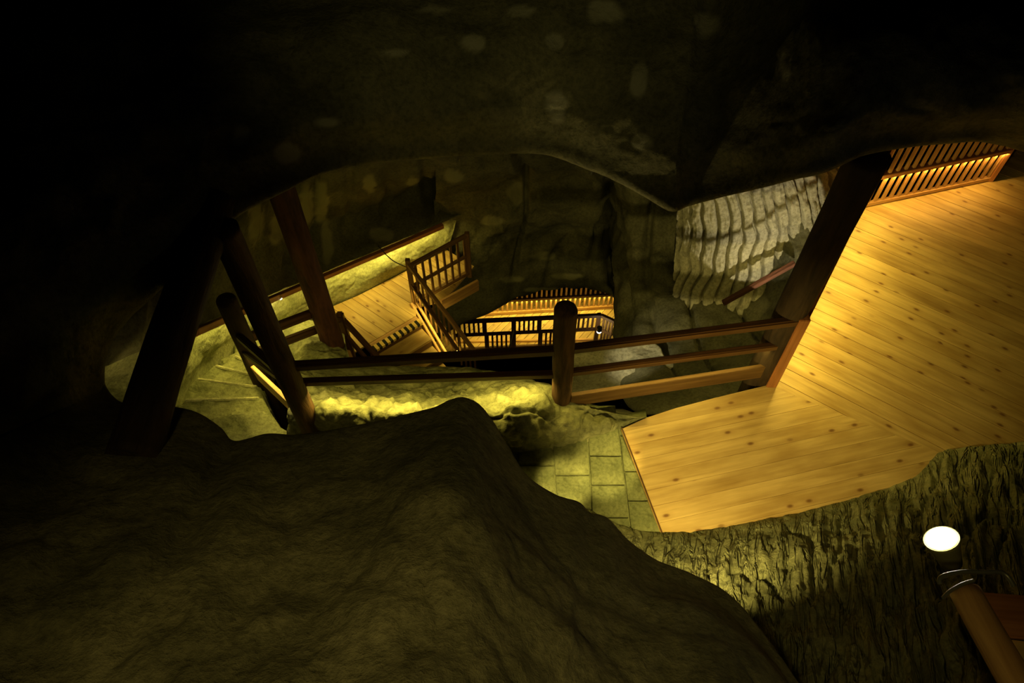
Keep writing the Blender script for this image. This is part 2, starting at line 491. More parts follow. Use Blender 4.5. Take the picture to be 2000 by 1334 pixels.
# --- foreground rock (fills the bottom)
lip_l = [(205, 750, 2.3), (222, 775, 2.3), (250, 790, 2.3), (330, 794, 2.3), (385, 806, 2.3), (430, 835, 2.3), (459, 862, 2.3), (520, 848, 2.35), (575, 850, 2.35), (640, 842, 2.4), (700, 831, 2.4), (765, 817, 2.45),
         (845, 797, 2.5), (878, 782, 2.5), (905, 777, 2.5), (935, 789, 2.45), (963, 822, 2.4), (990, 868, 2.35), (1030, 930, 2.3), (1085, 967, 2.2), (1130, 984, 2.1), (1150, 1004, 2.05),
         (1185, 1016, 2.0), (1225, 1060, 1.95), (1280, 1098, 1.9), (1350, 1122, 1.9), (1420, 1160, 1.9), (1480, 1225, 1.95), (1560, 1340, 2.0), (1640, 1480, 2.1)]
out_l = [(-300, 1000, 3.3), (-300, 1100, 3.4), (-300, 1250, 3.5), (-250, 1400, 3.6), (-150, 1500, 3.6), (0, 1550, 3.7), (100, 1550, 3.7), (200, 1550, 3.8), (300, 1550, 3.8), (400, 1550, 3.8), (500, 1550, 3.8), (600, 1550, 3.8),
         (700, 1550, 3.8), (760, 1550, 3.8), (810, 1550, 3.8), (860, 1550, 3.8), (900, 1550, 3.8), (950, 1550, 3.75), (1000, 1550, 3.7), (1050, 1550, 3.6), (1100, 1550, 3.5), (1130, 1550, 3.4),
         (1160, 1550, 3.3), (1200, 1560, 3.2), (1250, 1570, 3.1), (1300, 1580, 3.0), (1350, 1600, 2.9), (1400, 1620, 2.8), (1480, 1650, 2.7), (1600, 1700, 2.6)]
Ll = [P(*p) for p in lip_l]; Ol = [P(*p) for p in out_l]
f1, f2 = fold(Ll, Ol, 0.35, 1.0, 0.25, 0.8)
S2 = rock_sheet('wall_front', [f2, f1, Ll, wrow(lip_l, out_l, 0.06, 0.35), wrow(lip_l, out_l, 0.2, 0.30), wrow(lip_l, out_l, 0.45, 0.2), wrow(lip_l, out_l, 0.75, 0.05), Ol],
                420, 150, M_ROCK, amps=(0.15, 0.05, 0.012), wts=(1, .5, .06, .25, .8, 1, 1, 1), seed=5)
tag(S2, kind='structure')

# --- chiselled wall that climbs from the deck's near edge towards the viewer
base_c = [(1060, 960, -.06), (1130, 985, -.06), (1190, 1015, -.06), (1245, 1034, -.05), (1292, 1038, -.04), (1400, 1031, -.04), (1560, 1001, -.04), (1680, 968, -.04), (1780, 931, -.04), (1815, 898, -.04), (1850, 876, -.04), (2000, 862, -.04), (2200, 850, -.04)]
def crow(dy, z, dx=0.0, zr=None):
    r = []
    for i, (x, y, _) in enumerate(base_c):
        zz = z if zr is None else z + (zr - z) * max(0, (i - 8)) / 4
        r.append(P(x + dx * (x - 1290) / 700, y + dy, zz))
    return r
def chisel_disp(s, t, q):
    a = noise.noise(Vector((s * 11, t * 1.6, 3.1)))
    b = noise.noise(Vector((s * 23, t * 3.2, 8.1)))
    return 0.05 * a + 0.025 * b - 0.05 * max(0, 1 - abs(noise.noise(Vector((s * 5, t * 1.3, 1.7)))) * 9)
S3 = rock_sheet('wall_front_chiselled', [[v - Vector((0, 0, .5)) for v in crow(0, 0)], [P(*p) for p in base_c], crow(55, 0.38, 10), crow(150, 0.85, 30, 0.95), crow(280, 1.25, 60, 1.7), crow(430, 1.6, 100, 2.2), crow(600, 1.9, 140, 2.6)],
                400, 220, M_CHISEL, amps=(0.10, 0.035, 0.015), wts=(.1, .08, .7, 1, 1, 1, 1), seed=9, disp=chisel_disp)
S3.name = 'wall_right'
tag(S3, kind='structure')

# --- far wall above the landing, with the ledge that carries the light beam
beam_line = [(170, 745, 1.0), (230, 718, .8), (290, 690, .6), (330, 668, .35), (380, 645, .1), (450, 615, -.5), (540, 577, -1.2), (620, 543, -1.6), (700, 509, -1.72), (780, 475, -1.75), (862, 439, -1.75), (900, 424, -1.75)]
BL = [P(*p) for p in beam_line]
top1 = [P(x, 345 + (690 - y) * -0.15, 1.2 if x < 500 else 0.4) for x, y, z in beam_line]
mid1 = [P(x, y - 90, z + 0.35) for x, y, z in beam_line]
def groove_disp(s, t, q):
    g_ = math.sin(s * 9.5 + 1.2 * noise.noise(q * 1.2))
    return -0.10 * max(0, g_ - 0.45) - 0.05 * max(0, math.sin(t * 7 + s) - 0.8)
S5 = rock_sheet('wall_left', [[v + Vector((0, .5, .6)) for v in top1], top1, mid1, [v + Vector((0.0, 0.0, 0.06)) for v in BL], [v + Vector((-.12, .25, .02)) for v in BL]], 300, 130, M_ROCKFAR,
                amps=(0.12, 0.05, 0.012), wts=(1, 1, 1, .2, .1), seed=12, disp=groove_disp,
                pale=[(628, 395, 14, 46), (598, 400, 16, 40), (745, 458, 26, 14), (722, 360, 14, 16), (500, 430, 16, 40), (540, 450, 14, 34), (640, 480, 12, 40), (805, 355, 12, 9)])
tag(S5, kind='structure')
base_w = [(140, 830, -.1), (200, 810, -.1), (262, 800, -.1), (300, 800, -.2), (345, 790, -.32), (400, 712, -.75), (480, 660, -1.5), (560, 634, -2.1), (640, 601, -2.32), (700, 576, -2.32), (790, 530, -2.32), (870, 492, -2.32)]
BW = [P(*p) for p in base_w]
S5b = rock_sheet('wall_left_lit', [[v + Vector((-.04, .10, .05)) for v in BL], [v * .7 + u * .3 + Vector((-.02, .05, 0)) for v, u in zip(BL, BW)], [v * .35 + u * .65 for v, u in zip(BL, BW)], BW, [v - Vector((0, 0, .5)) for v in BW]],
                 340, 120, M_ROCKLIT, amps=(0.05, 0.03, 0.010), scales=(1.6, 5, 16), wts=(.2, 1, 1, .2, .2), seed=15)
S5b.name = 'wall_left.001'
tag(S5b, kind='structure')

# --- the big far wall and the rock under the deck: its lower rim frames the gallery far below
colsx = [850, 900, 960, 1005, 1060, 1120, 1170, 1196, 1200, 1203, 1230, 1300, 1380, 1460, 1540, 1620, 1700]
boty = [668, 632, 606, 585, 567, 560, 566, 580, 640, 735, 790, 800, 800, 790, 770, 740, 640]
botz = [-4.2, -4.0, -3.8, -3.7, -3.6, -3.5, -3.4, -3.2, -2.8, -1.6, -0.9, -.6, -.5, -.45, -.4, -.4, -.6]
topz = [0.3] * 9 + [0.35, .4, .4, .4, .4, .4, .4, .4]
r_top = [P(x + (0 if x < 1190 else (x - 1190) * .08), 285, z) for x, z in zip(colsx, topz)]
rows = [[v + Vector((0, .6, 1.0)) for v in r_top], r_top]
for t in (0.25, 0.5, 0.75, 1.0):
    row = []
    for x, yb, zb, zt in zip(colsx, boty, botz, topz):
        z = zt + (zb - zt) * (t ** 0.85)
        if x >= 1196: z -= 1.3 * math.sin(math.pi * min(1, t)) * (1 if x < 1500 else .4)
        y = 285 + (yb - 285) * t
        row.append(P(x, y, z))
    rows.append(row)
ff1, ff2 = fold(rows[-1], [v + Vector((0, 2, 0)) if x < 1196 else v + Vector((1.5, 0, 0)) for v, x in zip(rows[-1], colsx)], .4, 1.2, .2, .8)
rows += [ff1, ff2]
def crack_disp(s, t, q):
    return -0.16 * max(0, 1 - abs(noise.noise(Vector((q.x * 1.5, q.z * .35, 2.2)))) * 9)
S6 = rock_sheet('wall_far', rows, 300, 220, M_ROCKFAR, amps=(0.20, 0.07, 0.015), wts=(1, 1, 1, 1, .7, .12, .5, 1), seed=21, disp=crack_disp, pale=[(884, 345, 20, 14), (1010, 375, 20, 22), (960, 430, 22, 10), (1060, 500, 24, 8), (1000, 545, 26, 6), (1110, 540, 30, 7), (1060, 566, 40, 5)])
tag(S6, kind='structure')

# --- hand-cut bay of ribbed stone caught by a lamp
def ridge_disp(s, t, q):
    ph = s * 6.2 + 1.1 * (t - 1.35) ** 2 + 0.35 * noise.noise(Vector((s * 2.5, t * 3.5, 0)))
    f = ph - math.floor(ph)
    groove = math.exp(-((f - .5) / .10) ** 2)
    st = math.floor(ph)
    step = 0.03 * noise.noise(Vector((st * 3.3, t * 5, 4)))
    return -0.10 * groove + step + 0.012 * noise.noise(q * 22)
rid = []
for y, z0, z1 in ((290, 1.0, .9), (350, .55, .45), (420, .0, .0), (490, -.55, -.5), (560, -1.05, -1.0), (640, -1.5, -1.4)):
    row = []
    for k, x in enumerate((1325, 1360, 1400, 1460, 1520, 1580, 1650)):
        zz = z0 + (z1 - z0) * k / 6
        bow = (0.0, .22, .34, .36, .3, .2, .05)[k]
        row.append(P(x - (y - 350) * 0.05, y, zz + bow * .6 - .25))
    rid.append(row)
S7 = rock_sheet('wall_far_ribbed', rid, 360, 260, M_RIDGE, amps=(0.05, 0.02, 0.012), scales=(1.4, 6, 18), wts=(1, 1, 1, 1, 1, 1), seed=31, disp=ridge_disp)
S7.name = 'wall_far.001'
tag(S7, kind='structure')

# ================================================================== the deck of pine boards
dk = thing('wooden_deck', P(1560, 800, 0), 'wide knotty pine boardwalk with two mitred board directions beside the dark corner post', 'deck')
corner = P(1500, 752, 0)
seam_end = P(1850, 890, 0)
pA = [P(1214, 838, 0), P(1290, 1037, 0), P(1300, 1075, 0), P(1560, 1040, 0), P(1790, 975, 0), seam_end, corner, P(1400, 776, 0), P(1320, 797, 0), P(1262, 816, 0)]
far1 = P(1678, 405, 0); far2 = P(1932, 352, 0)
pB = [corner, seam_end, P(2000, 950, 0), P(2250, 950, 0), P(2400, 300, 0), P(2000, 230, 0), far2 + Vector((.1, .6, 0)), far2, far1]
d1 = P(2000, 516, 0) - P(1724, 404, 0); angB = math.atan2(d1.y, d1.x)
d2 = P(1600, 880, 0) - P(1264, 955, 0); angA = math.atan2(d2.y, d2.x)
ob = planks('deck_boards', [tuple(p[:2]) for p in pB], 0, angB, 0.19, M_DECK, dk, gap=0.007)
oa = planks('deck_boards', [tuple(p[:2]) for p in pA], 0, angA, 0.16, M_DECK, dk, gap=0.0025)
for o in (oa, ob): o.name = 'board_field'
beam('edge_trim', P(1214, 838, -.02), P(1292, 1042, -.02), .012, .05, M_DARKW, dk, bevel=0)
# edge joist hidden under the railing
beam('edge_joist', corner + Vector((-.03, 0, -.10)), far1 + Vector((-.03, 0, -.10)), .06, .16, M_DARKW, dk)

# ================================================================== paving slabs
gnd = prism('floor', [tuple(P(x, y, -.09)[:2]) for x, y in ((900, 860), (1010, 870), (1260, 800), (1300, 1060), (1150, 1080), (900, 1000))], -.35, -.075, M_SLAB)
tag(gnd, kind='structure')
pv = thing('stone_paving', P(1150, 930, -.04), 'green grey flagstone paving meeting the black edge of the pine boards', 'paving')
X = lambda x0, y0, x1, y1, y: x0 + (x1 - x0) * (y - y0) / (y1 - y0)
j1 = lambda y: X(1080, 880, 1087, 965, y)
j2 = lambda y: X(1149, 860, 1156, 985, y)
j3 = lambda y: X(1209, 835, 1226, 980, y)
j4 = lambda y: X(1211, 834, 1292, 1040, y)
jm = lambda y: X(1012, 880, 1010, 965, y)
def slab(l, r, ya, yb, yl=None, yr=None):
    q = 1.6
    pts = [(l(ya) + q, ya + q), (r(ya) - q, (yr or ya) + q), (r(yb) - q, yb - q), (l(yb) + q, yb - q)]
    prism('slab', [tuple(P(x, y, -.03)[:2]) for x, y in pts], -.09, -.03 + random.uniform(-.004, .004), M_SLAB, pv, bevel=.008, rough=.006, cuts=3)
for l, r, ys in ((jm, j1, (840, 908, 975, 1040)), (j1, j2, (800, 927, 995, 1060)), (j2, j3, (790, 889, 946, 1010, 1070)), (j3, j4, (850, 920, 977, 1060))):
    for a, b in zip(ys, ys[1:]): slab(l, r, a, b)

# ================================================================== boulders under the middle railing
x_ = [560, 590, 640, 720, 800, 870, 930, 980, 1030, 1080, 1130, 1180, 1225, 1262]
back = [(700, -.6), (708, -.7), (716, -1.0), (716, -1.3), (716, -1.4), (716, -1.3), (722, -.9), (730, -.5), (740, -.2), (760, .1), (785, .05), (800, .0), (812, .0), (814, -.02)]
midr = [(770, .0), (765, .0), (765, -.15), (762, -.45), (760, -.55), (758, -.5), (758, -.1), (765, .22), (780, .35), (795, .25), (805, .14), (812, .06), (816, .03), (814, -.01)]
crest = [(800, .2), (800, .3), (795, .36), (797, .34), (797, .34), (800, .34), (806, .36), (818, .40), (833, .34), (842, .2), (838, .15), (831, .1), (824, .03), (815, -.02)]
foot = [(852, -.1), (852, -.1), (856, -.1), (866, -.1), (880, -.1), (885, -.1), (888, -.1), (890, -.1), (888, -.08), (883, -.08), (870, -.07), (852, -.07), (834, -.06), (817, -.06)]
brow = [[P(x, y, z) for x, (y, z) in zip(x_, q)] for q in (back, midr, crest, foot)]
deep = [v + Vector((0, .25 + (.6 if x > 1100 else 0), -1.2)) for v, x in zip(brow[0], x_)]
under = [v + Vector((0, -.05, -.4)) for v in brow[3]]
def bould_disp(s, t, q):
    return -0.05 * max(0, 1 - abs(noise.noise(q * 3.4 + Vector((5, 5, 5)))) * 6) + 0.02 * noise.noise(q * 11)
S8 = rock_sheet('boulder', [deep] + brow + [under], 360, 170, M_BOULD, amps=(0.07, 0.07, 0.03), scales=(2.0, 6, 17), wts=(.1, .15, .8, .9, .3, .3), seed=41, disp=bould_disp, taper=6.0)
tag(S8, 'rough yellow green boulder ridge glowing under the middle railing and around the log post', 'rock')

xs = [(1095, 694, -1.5), (1150, 684, -1.5), (1210, 677, -1.45), (1262, 671, -1.4), (1282, 676, -1.35), (1300, 700, -1.3), (1350, 724, -1.25)]
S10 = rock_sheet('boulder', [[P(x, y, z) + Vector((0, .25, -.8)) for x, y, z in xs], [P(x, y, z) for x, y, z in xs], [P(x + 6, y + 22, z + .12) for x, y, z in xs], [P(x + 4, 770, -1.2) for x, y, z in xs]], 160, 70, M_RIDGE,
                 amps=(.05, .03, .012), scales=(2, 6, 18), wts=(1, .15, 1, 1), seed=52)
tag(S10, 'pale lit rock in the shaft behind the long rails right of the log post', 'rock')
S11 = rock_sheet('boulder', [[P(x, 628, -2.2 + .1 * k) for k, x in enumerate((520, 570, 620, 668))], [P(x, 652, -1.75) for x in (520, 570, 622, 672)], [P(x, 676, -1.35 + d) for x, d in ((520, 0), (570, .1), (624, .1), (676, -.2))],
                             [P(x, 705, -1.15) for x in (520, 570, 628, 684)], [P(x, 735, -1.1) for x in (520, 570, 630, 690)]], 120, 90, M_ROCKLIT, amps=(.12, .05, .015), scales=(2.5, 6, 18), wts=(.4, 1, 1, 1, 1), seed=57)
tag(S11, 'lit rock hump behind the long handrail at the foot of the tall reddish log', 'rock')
# floor of the far-left hollow and the solid rock under the stair
S9 = rock_sheet('floor', [[P(x, y, z) for x, z in ((150, -.2), (230, -.25), (320, -.6), (400, -1.3), (520, -2.1))] for y in (640, 720, 800, 900)], 120, 80, M_ROCKFAR, amps=(.06, .03, .01), seed=44)
tag(S9, kind='structure')

# ================================================================== stone winder stair at the left
st = thing('stone_staircase', P(450, 780, -.3), 'worn winding stone steps turning down to the left of the railing', 'stairs')
treads = [(-.10, [(580, 852), (540, 830), (513, 801), (422, 814), (330, 840), (380, 960), (700, 960), (640, 860)]),
          (-.28, [(513, 776), (358, 780), (300, 830), (380, 860), (560, 850), (530, 806)]),
          (-.46, [(508, 755), (383, 738), (330, 800), (420, 830), (530, 800)]),
          (-.64, [(506, 734), (419, 712), (360, 765), (430, 790), (520, 770)]),
          (-.84, [(496, 712), (459, 693), (395, 735), (430, 765), (512, 750)]),
          (-1.05, [(500, 700), (490, 672), (430, 700), (440, 735), (510, 730)]),
          (-1.30, [(530, 690), (515, 655), (455, 672), (460, 715), (520, 720)]),
          (-1.60, [(560, 690), (550, 640), (485, 655), (490, 700), (540, 715)]),
          (-1.95, [(600, 690), (590, 620), (520, 640), (525, 690), (580, 710)])]
for z, pts in treads:
    prism('tread', [tuple(P(x, y, z)[:2]) for x, y in pts], z - .35, z, M_STEP, st, bevel=.02, rough=.022, cuts=4)
    if z < -.2:
        a, b = P(*pts[0], z), P(*pts[1], z)
        beam('nosing', a + (b - a) * .04 + Vector((0, -.015, .004)), b - (b - a) * .03 + Vector((0, -.015, .004)), .035, .03, M_NOSE, st, bevel=.01, warp=.004)  # added pale strip that paints the bright edge of each step

# ================================================================== the log posts
def post(name, foot, head, r0, r1, mat, label, seed, grp=None, dome=True, rough=.06):
    o = log(name, foot, head, r0, r1, mat, None, seed, dome, rough)
    return tag(o, label, 'post', grp or 'log posts standing around the shaft')
LPb = P(1092, 826, -.12)
LPx = Vector((.46, 3.79, 0))
LP = post('log_post', above(LPx, -.15), above(LPx, 1.52), .092, .098, M_LOG, 'short round topped log post carrying the middle of the two rail handrail', 2)
L2x = P(562, 722, .96)
L2 = post('log_post', above(L2x, -.6), above(L2x, 2.62), .105, .10, M_LOG, 'tall brown log post at the left corner where the two rail railing turns', 3, dome=False)
L1x = P(625, 612, -.9)
L1 = post('log_post', above(L1x, -2.4), above(L1x, 1.6), .15, .14, M_RLOG, 'tall reddish log post right of the corner log, behind the long handrail', 7, dome=False)
Gx = P(478, 668, .1)
G1 = post('log_post', above(Gx, -1.6), above(Gx, .75), .10, .10, M_DLOG, 'black log post at the upper end of the short sloping side railing', 11)
LL = post('leaning_log', P(262, 902, 2.62), P(432, 398, 2.55), .135, .13, M_DLOG, 'thick dark leaning log in front of the stone steps at far left', 13, dome=False)
Rx = P(1520, 668, .55)
R1 = post('log_post', above(Rx, -1.6), above(Rx, 2.75), .125, .15, M_DLOG, 'massive black post rising past the outer corner of the pine boardwalk', 17, dome=False, rough=.04)

# ================================================================== railing along the void (long, in front)
def seg(parent, pts, wd, ht, mat, name):
    for a, b in zip(pts, pts[1:]): beam(name, a, b, wd, ht, mat, parent)
Lp = above(LPx, 0)
cornT = above(P(1556, 640, .92), .95); 
ra = thing('void_railing', above(L2x, .0), 'long dark two rail handrail crossing in front of the gallery and stair', 'railing')
TL = P(536, 717, .98); TM = P(1095, 684, .98); TR = P(1562, 626, 1.0)
ML = P(560, 747, .66); MM = P(1085, 731, .62); MR = P(1545, 672, .62)
for a, b in ((TL, TM), (TM, TR)): beam('handrail', a, b, .075, .085, M_DARKW, ra, bevel=.014)
for a, b in ((ML, MM), (MM, MR)): beam('middle_rail', a, b, .06, .075, M_DARKW, ra, bevel=.01)
bd = beam('toe_board', P(1114, 781, .22), P(1503, 722, .22), .04, .19, M_TOE, ra, bevel=.004)
bd['label'] = 'broad orange brown toe board with a lit top edge'
led(ra, ML + Vector((.05, 0, 0)), MM - Vector((.1, 0, 0)), 9.0, drop=.045)
led(ra, MM + (MR - MM) * .08, MM + (MR - MM) * .9, 2.5, drop=.042)

# short sloping side railing (corner log to the black log)
sa = thing('side_railing', above(L2x, .4), 'short sloping two rail railing with lit toe board left of the corner log', 'railing')
SLt = P(468, 658, .28); SLm = P(478, 690, -.02)
beam('handrail', TL, SLt, .07, .08, M_DARKW, sa, bevel=.012)
beam('middle_rail', ML, SLm, .05, .08, M_DARKW, sa, bevel=.01)
b1 = P(578, 802, .20); b2 = P(500, 728, -.22)
bd = beam('toe_board', b1, b2, .04, .19, M_PINE, sa, bevel=.004)
led(sa, ML, SLm, 3.0, drop=.045)

# railing behind, from the black log past the reddish log to the newel of the wooden stair
Fx = P(665, 620, -1.45)
rc = thing('stair_top_railing', above(L1x, -1.5), 'dark two bar railing between corner log and reddish log post', 'railing')
beam('handrail', P(480, 662, -.35), P(620, 608, -.95), .06, .12, M_DARKW, rc)
beam('middle_rail', P(485, 694, -.70), P(625, 641, -1.30), .06, .11, M_DARKW, rc)

# ================================================================== wooden landing and stair
LZ = -2.3
ld = thing('wooden_landing', P(760, 590, LZ), 'lit pine landing with a black and yellow striped edge beside the balustraded stair', 'landing')
h0 = P(722, 686, LZ); h1 = P(822, 627, LZ)
hd = (h1 - h0).normalized(); pr = Vector((hd.y, -hd.x, 0))            # along the nosing / down the stair
lp = [P(636, 604, LZ), P(700, 577, LZ), P(790, 531, LZ), P(872, 488, LZ), P(926, 520, LZ), P(868, 586, LZ), P(812, 600, LZ), h1 - pr * .13, h0 - pr * .13, P(672, 700, LZ)]
dL = P(815, 622, LZ) - P(730, 567, LZ)
planks('landing_boards', [tuple(p[:2]) for p in lp], LZ, math.atan2(dL.y, dL.x), .16, M_DECK, ld, gap=.006, off=.03).name = 'board_field'
beam('nosing_board', h0 - pr * .065 - Vector((0, 0, .018)), h1 - pr * .065 - Vector((0, 0, .018)), .125, .036, M_PINE, ld)
nst = 19
for i in range(nst):
    a = h0 + (h1 - h0) * (i / nst); b = h0 + (h1 - h0) * ((i + 1) / nst)
    o = beam('tape_stripe', a + Vector((0, 0, -.012)), b + Vector((0, 0, -.012)), .10, .045, M_BLACK if i % 2 else M_YELLOW, ld, bevel=0)
fl = beam('side_fascia', P(862, 596, LZ - .06), P(934, 556, LZ - .06), .05, .22, M_PINE, ld)
sd = thing('wooden_stair', h0, 'wooden stair flight going down from the striped landing edge', 'stairs')
for k in range(1, 9):
    z = LZ - .18 * k
    o0 = h0 + pr * (.25 * (k - 1) - .02); o1 = h1 + pr * (.25 * (k - 1) - .02)
    beam('tread', above(o0 + pr * .14, z - .02), above(o1 + pr * .14, z - .02), .29, .04, M_DECK, sd)
    beam('riser', above(o0 + pr * .01, z + .075), above(o1 + pr * .01, z + .075), .02, .15, M_DARKW, sd)
beam('stringer', above(h0 - hd * .03, LZ - .12), above(h0 - hd * .03 + pr * 2.1, LZ - 1.63), .04, .26, M_PINE, sd)

# stair balustrade, far side
se = thing('stair_balustrade', P(808, 592, LZ), 'sloping wooden stair balustrade with paired rails right of the striped edge', 'railing')
nE = above(P(797, 515, -1.45), 0)
Ea = P(795, 513, -1.43); Eb = P(930, 690, -2.56)
Ma = P(801, 549, -1.84); Mb = P(893, 684, -2.62)
beam('newel_post', above(nE, LZ - .25), above(nE, -1.36), .065, .065, M_BROWN, se)
beam('handrail', Ea, Eb, .055, .075, M_BROWN, se, bevel=.012)
beam('middle_rail', Ma, Mb, .06, .05, M_DARKW, se)
Sa = P(801, 594, LZ - .02); Sb = P(866, 706, LZ - .58)
beam('stringer', Sa, Sb, .04, .20, M_PINE, se)
beam('base_rail', Sa + Vector((0.08, 0.02, .08)), Sb + Vector((.08, .02, .08)), .04, .05, M_PINE, se)
for i in range(13):
    t = (i + .6) / 13
    top = Ea + (Eb - Ea) * t
    bot = Ma + (Mb - Ma) * min(1.2, t * 1.1)
    beam('baluster', above(top, top.z - .42 - .45), top, .03, .03, M_BROWN, se)
led(se, Ma, Mb, 4.0, drop=.035)
# landing balustrade (towards the void)
sl = thing('landing_balustrade', P(866, 585, LZ), 'balustrade at the far end of the landing rising to the right of the newel', 'railing')
Da = P(803, 518, -1.45); Db = P(912, 459, -1.45)
dm0, dm1 = above(Da, -1.85), above(Db, -1.85)
beam('handrail', Da, Db, .055, .075, M_BROWN, sl, bevel=.012)
beam('middle_rail', above(Da, -1.87), above(Db, -1.87), .045, .05, M_BROWN, sl)
beam('base_rail', above(Da, -2.24), above(Db, -2.24), .06, .07, M_BROWN, sl)
beam('end_post', above(Db, -2.35), above(Db, -1.40), .07, .07, M_BROWN, sl)
balusters(sl, Da, Db, -2.22, -1.48, -2.22, -1.48, 8, M_BROWN, .034)
# near-side stair railing with its newel
sf = thing('newel_railing', above(Fx, LZ), 'dark newel and handrail descending on the near side of the striped edge', 'railing')
beam('newel_post', above(Fx, LZ - .3), above(Fx, -1.36), .10, .10, M_DARKW, sf, bevel=.02)
Fa = P(668, 622, -1.5); Fb = P(745, 706, -2.25)
beam('handrail', Fa, Fb, .07, .07, M_DARKW, sf, bevel=.012)
beam('middle_rail', P(676, 655, -1.8), P(725, 712, -2.3), .05, .06, M_DARKW, sf)
beam('link_rail', P(640, 630, -1.25), Fa, .06, .08, M_DARKW, sf)
beam('side_board', P(686, 700, -2.2), P(663, 640, -1.95), .05, .05, M_PINE, sf)

# light beam on the ledge above the landing
lb = thing('ledge_beam', BL[8], 'long brown timber on the rock ledge with a light strip beneath it', 'beam')
bp = [Vector(v) for v in BL[3:11]]
for a, b in zip(bp, bp[1:]):
    beam('timber', a + Vector((.03, -.04, .02)), b + Vector((.03, -.04, .02)), .07, .075, M_REDW, lb, bevel=.004)
for k, (a, b) in enumerate(zip(bp, bp[1:])):
    if k >= 1: led(lb, a + Vector((.02, -.03, 0)), b + Vector((.02, -.03, 0)), 4.2 if k > 2 else 3.8, drop=.03, tilt=(.25, -.30, -1))

def wire(name, pts, r, mat, label=None, cat=None, parent=None):
    cu = bpy.data.curves.new(name, 'CURVE'); cu.dimensions = '3D'; cu.bevel_depth = r; cu.bevel_resolution = 2
    s = cu.splines.new('NURBS'); s.points.add(len(pts) - 1); s.order_u = 3; s.use_endpoint_u = True
    for q, p in zip(s.points, pts): q.co = (*p, 1)
    o = bpy.data.objects.new(name, cu); C.objects.link(o); cu.materials.append(mat)
    dg = bpy.context.evaluated_depsgraph_get()
    me = bpy.data.meshes.new_from_object(o.evaluated_get(dg))
    bpy.data.objects.remove(o)
    me.materials.clear()
    return tag(put(name, me, mat, parent), label, cat)
wire('cable', [P(738, 480, -1.6), P(746, 488, -1.62), P(756, 500, -1.72), P(772, 513, -1.85), P(795, 522, -1.9)], .008, M_WIRE, 'thin black cable drooping from the ledge timber to the newel', 'cable')
wire('wire_mesh', [P(x, y, 2.5) for x, y in ((296, 682), (284, 700), (290, 712), (274, 728), (280, 715), (266, 742), (270, 755), (255, 768), (259, 752), (248, 782))], .002, M_WIRE, 'twisted black wire hanging along the left side of the leaning log', 'wire')

# ================================================================== balustrade on the boardwalk: inner side rail and the far baluster panel
rb = thing('deck_side_railing', corner, 'dark reddish railing running from the corner post along the boardwalk edge', 'railing')
beam('corner_post', corner + Vector((0.03, .02, -.1)), above(corner + Vector((.03, .02, 0)), 1.06), .10, .10, M_REDW, rb)
c1 = corner + Vector((.04, .03, 0)); c2 = far1 + Vector((.0, .0, 0))
beam('handrail', above(c1, 1.02), above(c2, 1.02), .07, .07, M_REDW, rb, bevel=.012)
beam('middle_rail', above(c1, .56), above(c2, .56), .10, .055, M_REDW, rb)
beam('base_rail', above(c1, .05), above(c2, .05), .05, .05, M_REDW, rb)
balusters(rb, c1, c2, .05, .99, .05, .99, 27, M_REDW, .03)
inn = Vector(((c2 - c1).y, -(c2 - c1).x, 0)).normalized()
led(rb, above(c1, .527) + inn * .036, above(c2, .527) + inn * .036, 7.0, tilt=(inn.x * .8, inn.y * .8, -1))
rg = thing('boardwalk_balustrade', above(far1, 0), 'orange lit baluster panel standing at the far end of the pine boardwalk', 'railing')
e1 = far1 + Vector((.02, 0, 0)); e2 = far2
beam('handrail', above(e1, 1.02), above(e2, 1.02), .07, .07, M_REDW, rg, bevel=.012)
beam('middle_rail', above(e1, .48), above(e2, .48), .09, .06, M_REDW, rg)
beam('base_rail', above(e1, .04), above(e2, .04), .05, .06, M_PINE, rg)
beam('end_post', above(e1, 0), above(e1, 1.08), .07, .07, M_REDW, rg)
beam('end_post', above(e2, 0), above(e2, 1.08), .07, .07, M_REDW, rg)
balusters(rg, e1, e2, .05, .99, .05, .99, 17, M_PINE, .036)
nrm = Vector(((e2 - e1).y, -(e2 - e1).x, 0)).normalized()
led(rg, above(e1, .449) + nrm * .03, above(e2, .449) + nrm * .03, 5.0, wid=.010, recess=.008, col=(1, .60, .13))
# sloping timber on the rock below the boardwalk
sr = beam('wall_rail', P(1412, 592, -.85), P(1552, 514, -.45), .06, .07, M_RLOG)
tag(sr, 'short red brown rail sloping across the rock left of the massive black post', 'handrail')

# ================================================================== gallery far below
GZ = -7.0
gf = thing('lower_gallery_deck', P(1050, 640, GZ), 'bright diagonal boarded gallery floor far below, seen through the rock opening', 'deck')
kA = P(880, 672, GZ); kB = P(1172, 668, GZ); jA = P(930, 616, GZ); jB = P(1200, 601, GZ); kC = P(1215, 645, GZ)
fp = [kA + Vector((-1, -.3, 0)), kB + Vector((0, -.3, 0)), kC + Vector((.4, 0, 0)), jB + Vector((.6, .4, 0)), jA + Vector((-1, .4, 0))]
planks('b', [tuple(p[:2]) for p in fp], GZ, math.radians(52), .14, M_DECK, gf, gap=.01).name = 'board_field'
beam('edge_board', above(kA, GZ + .03) + Vector((0, .04, 0)), above(kB, GZ + .03) + Vector((0, .04, 0)), .05, .08, M_PINE, gf)
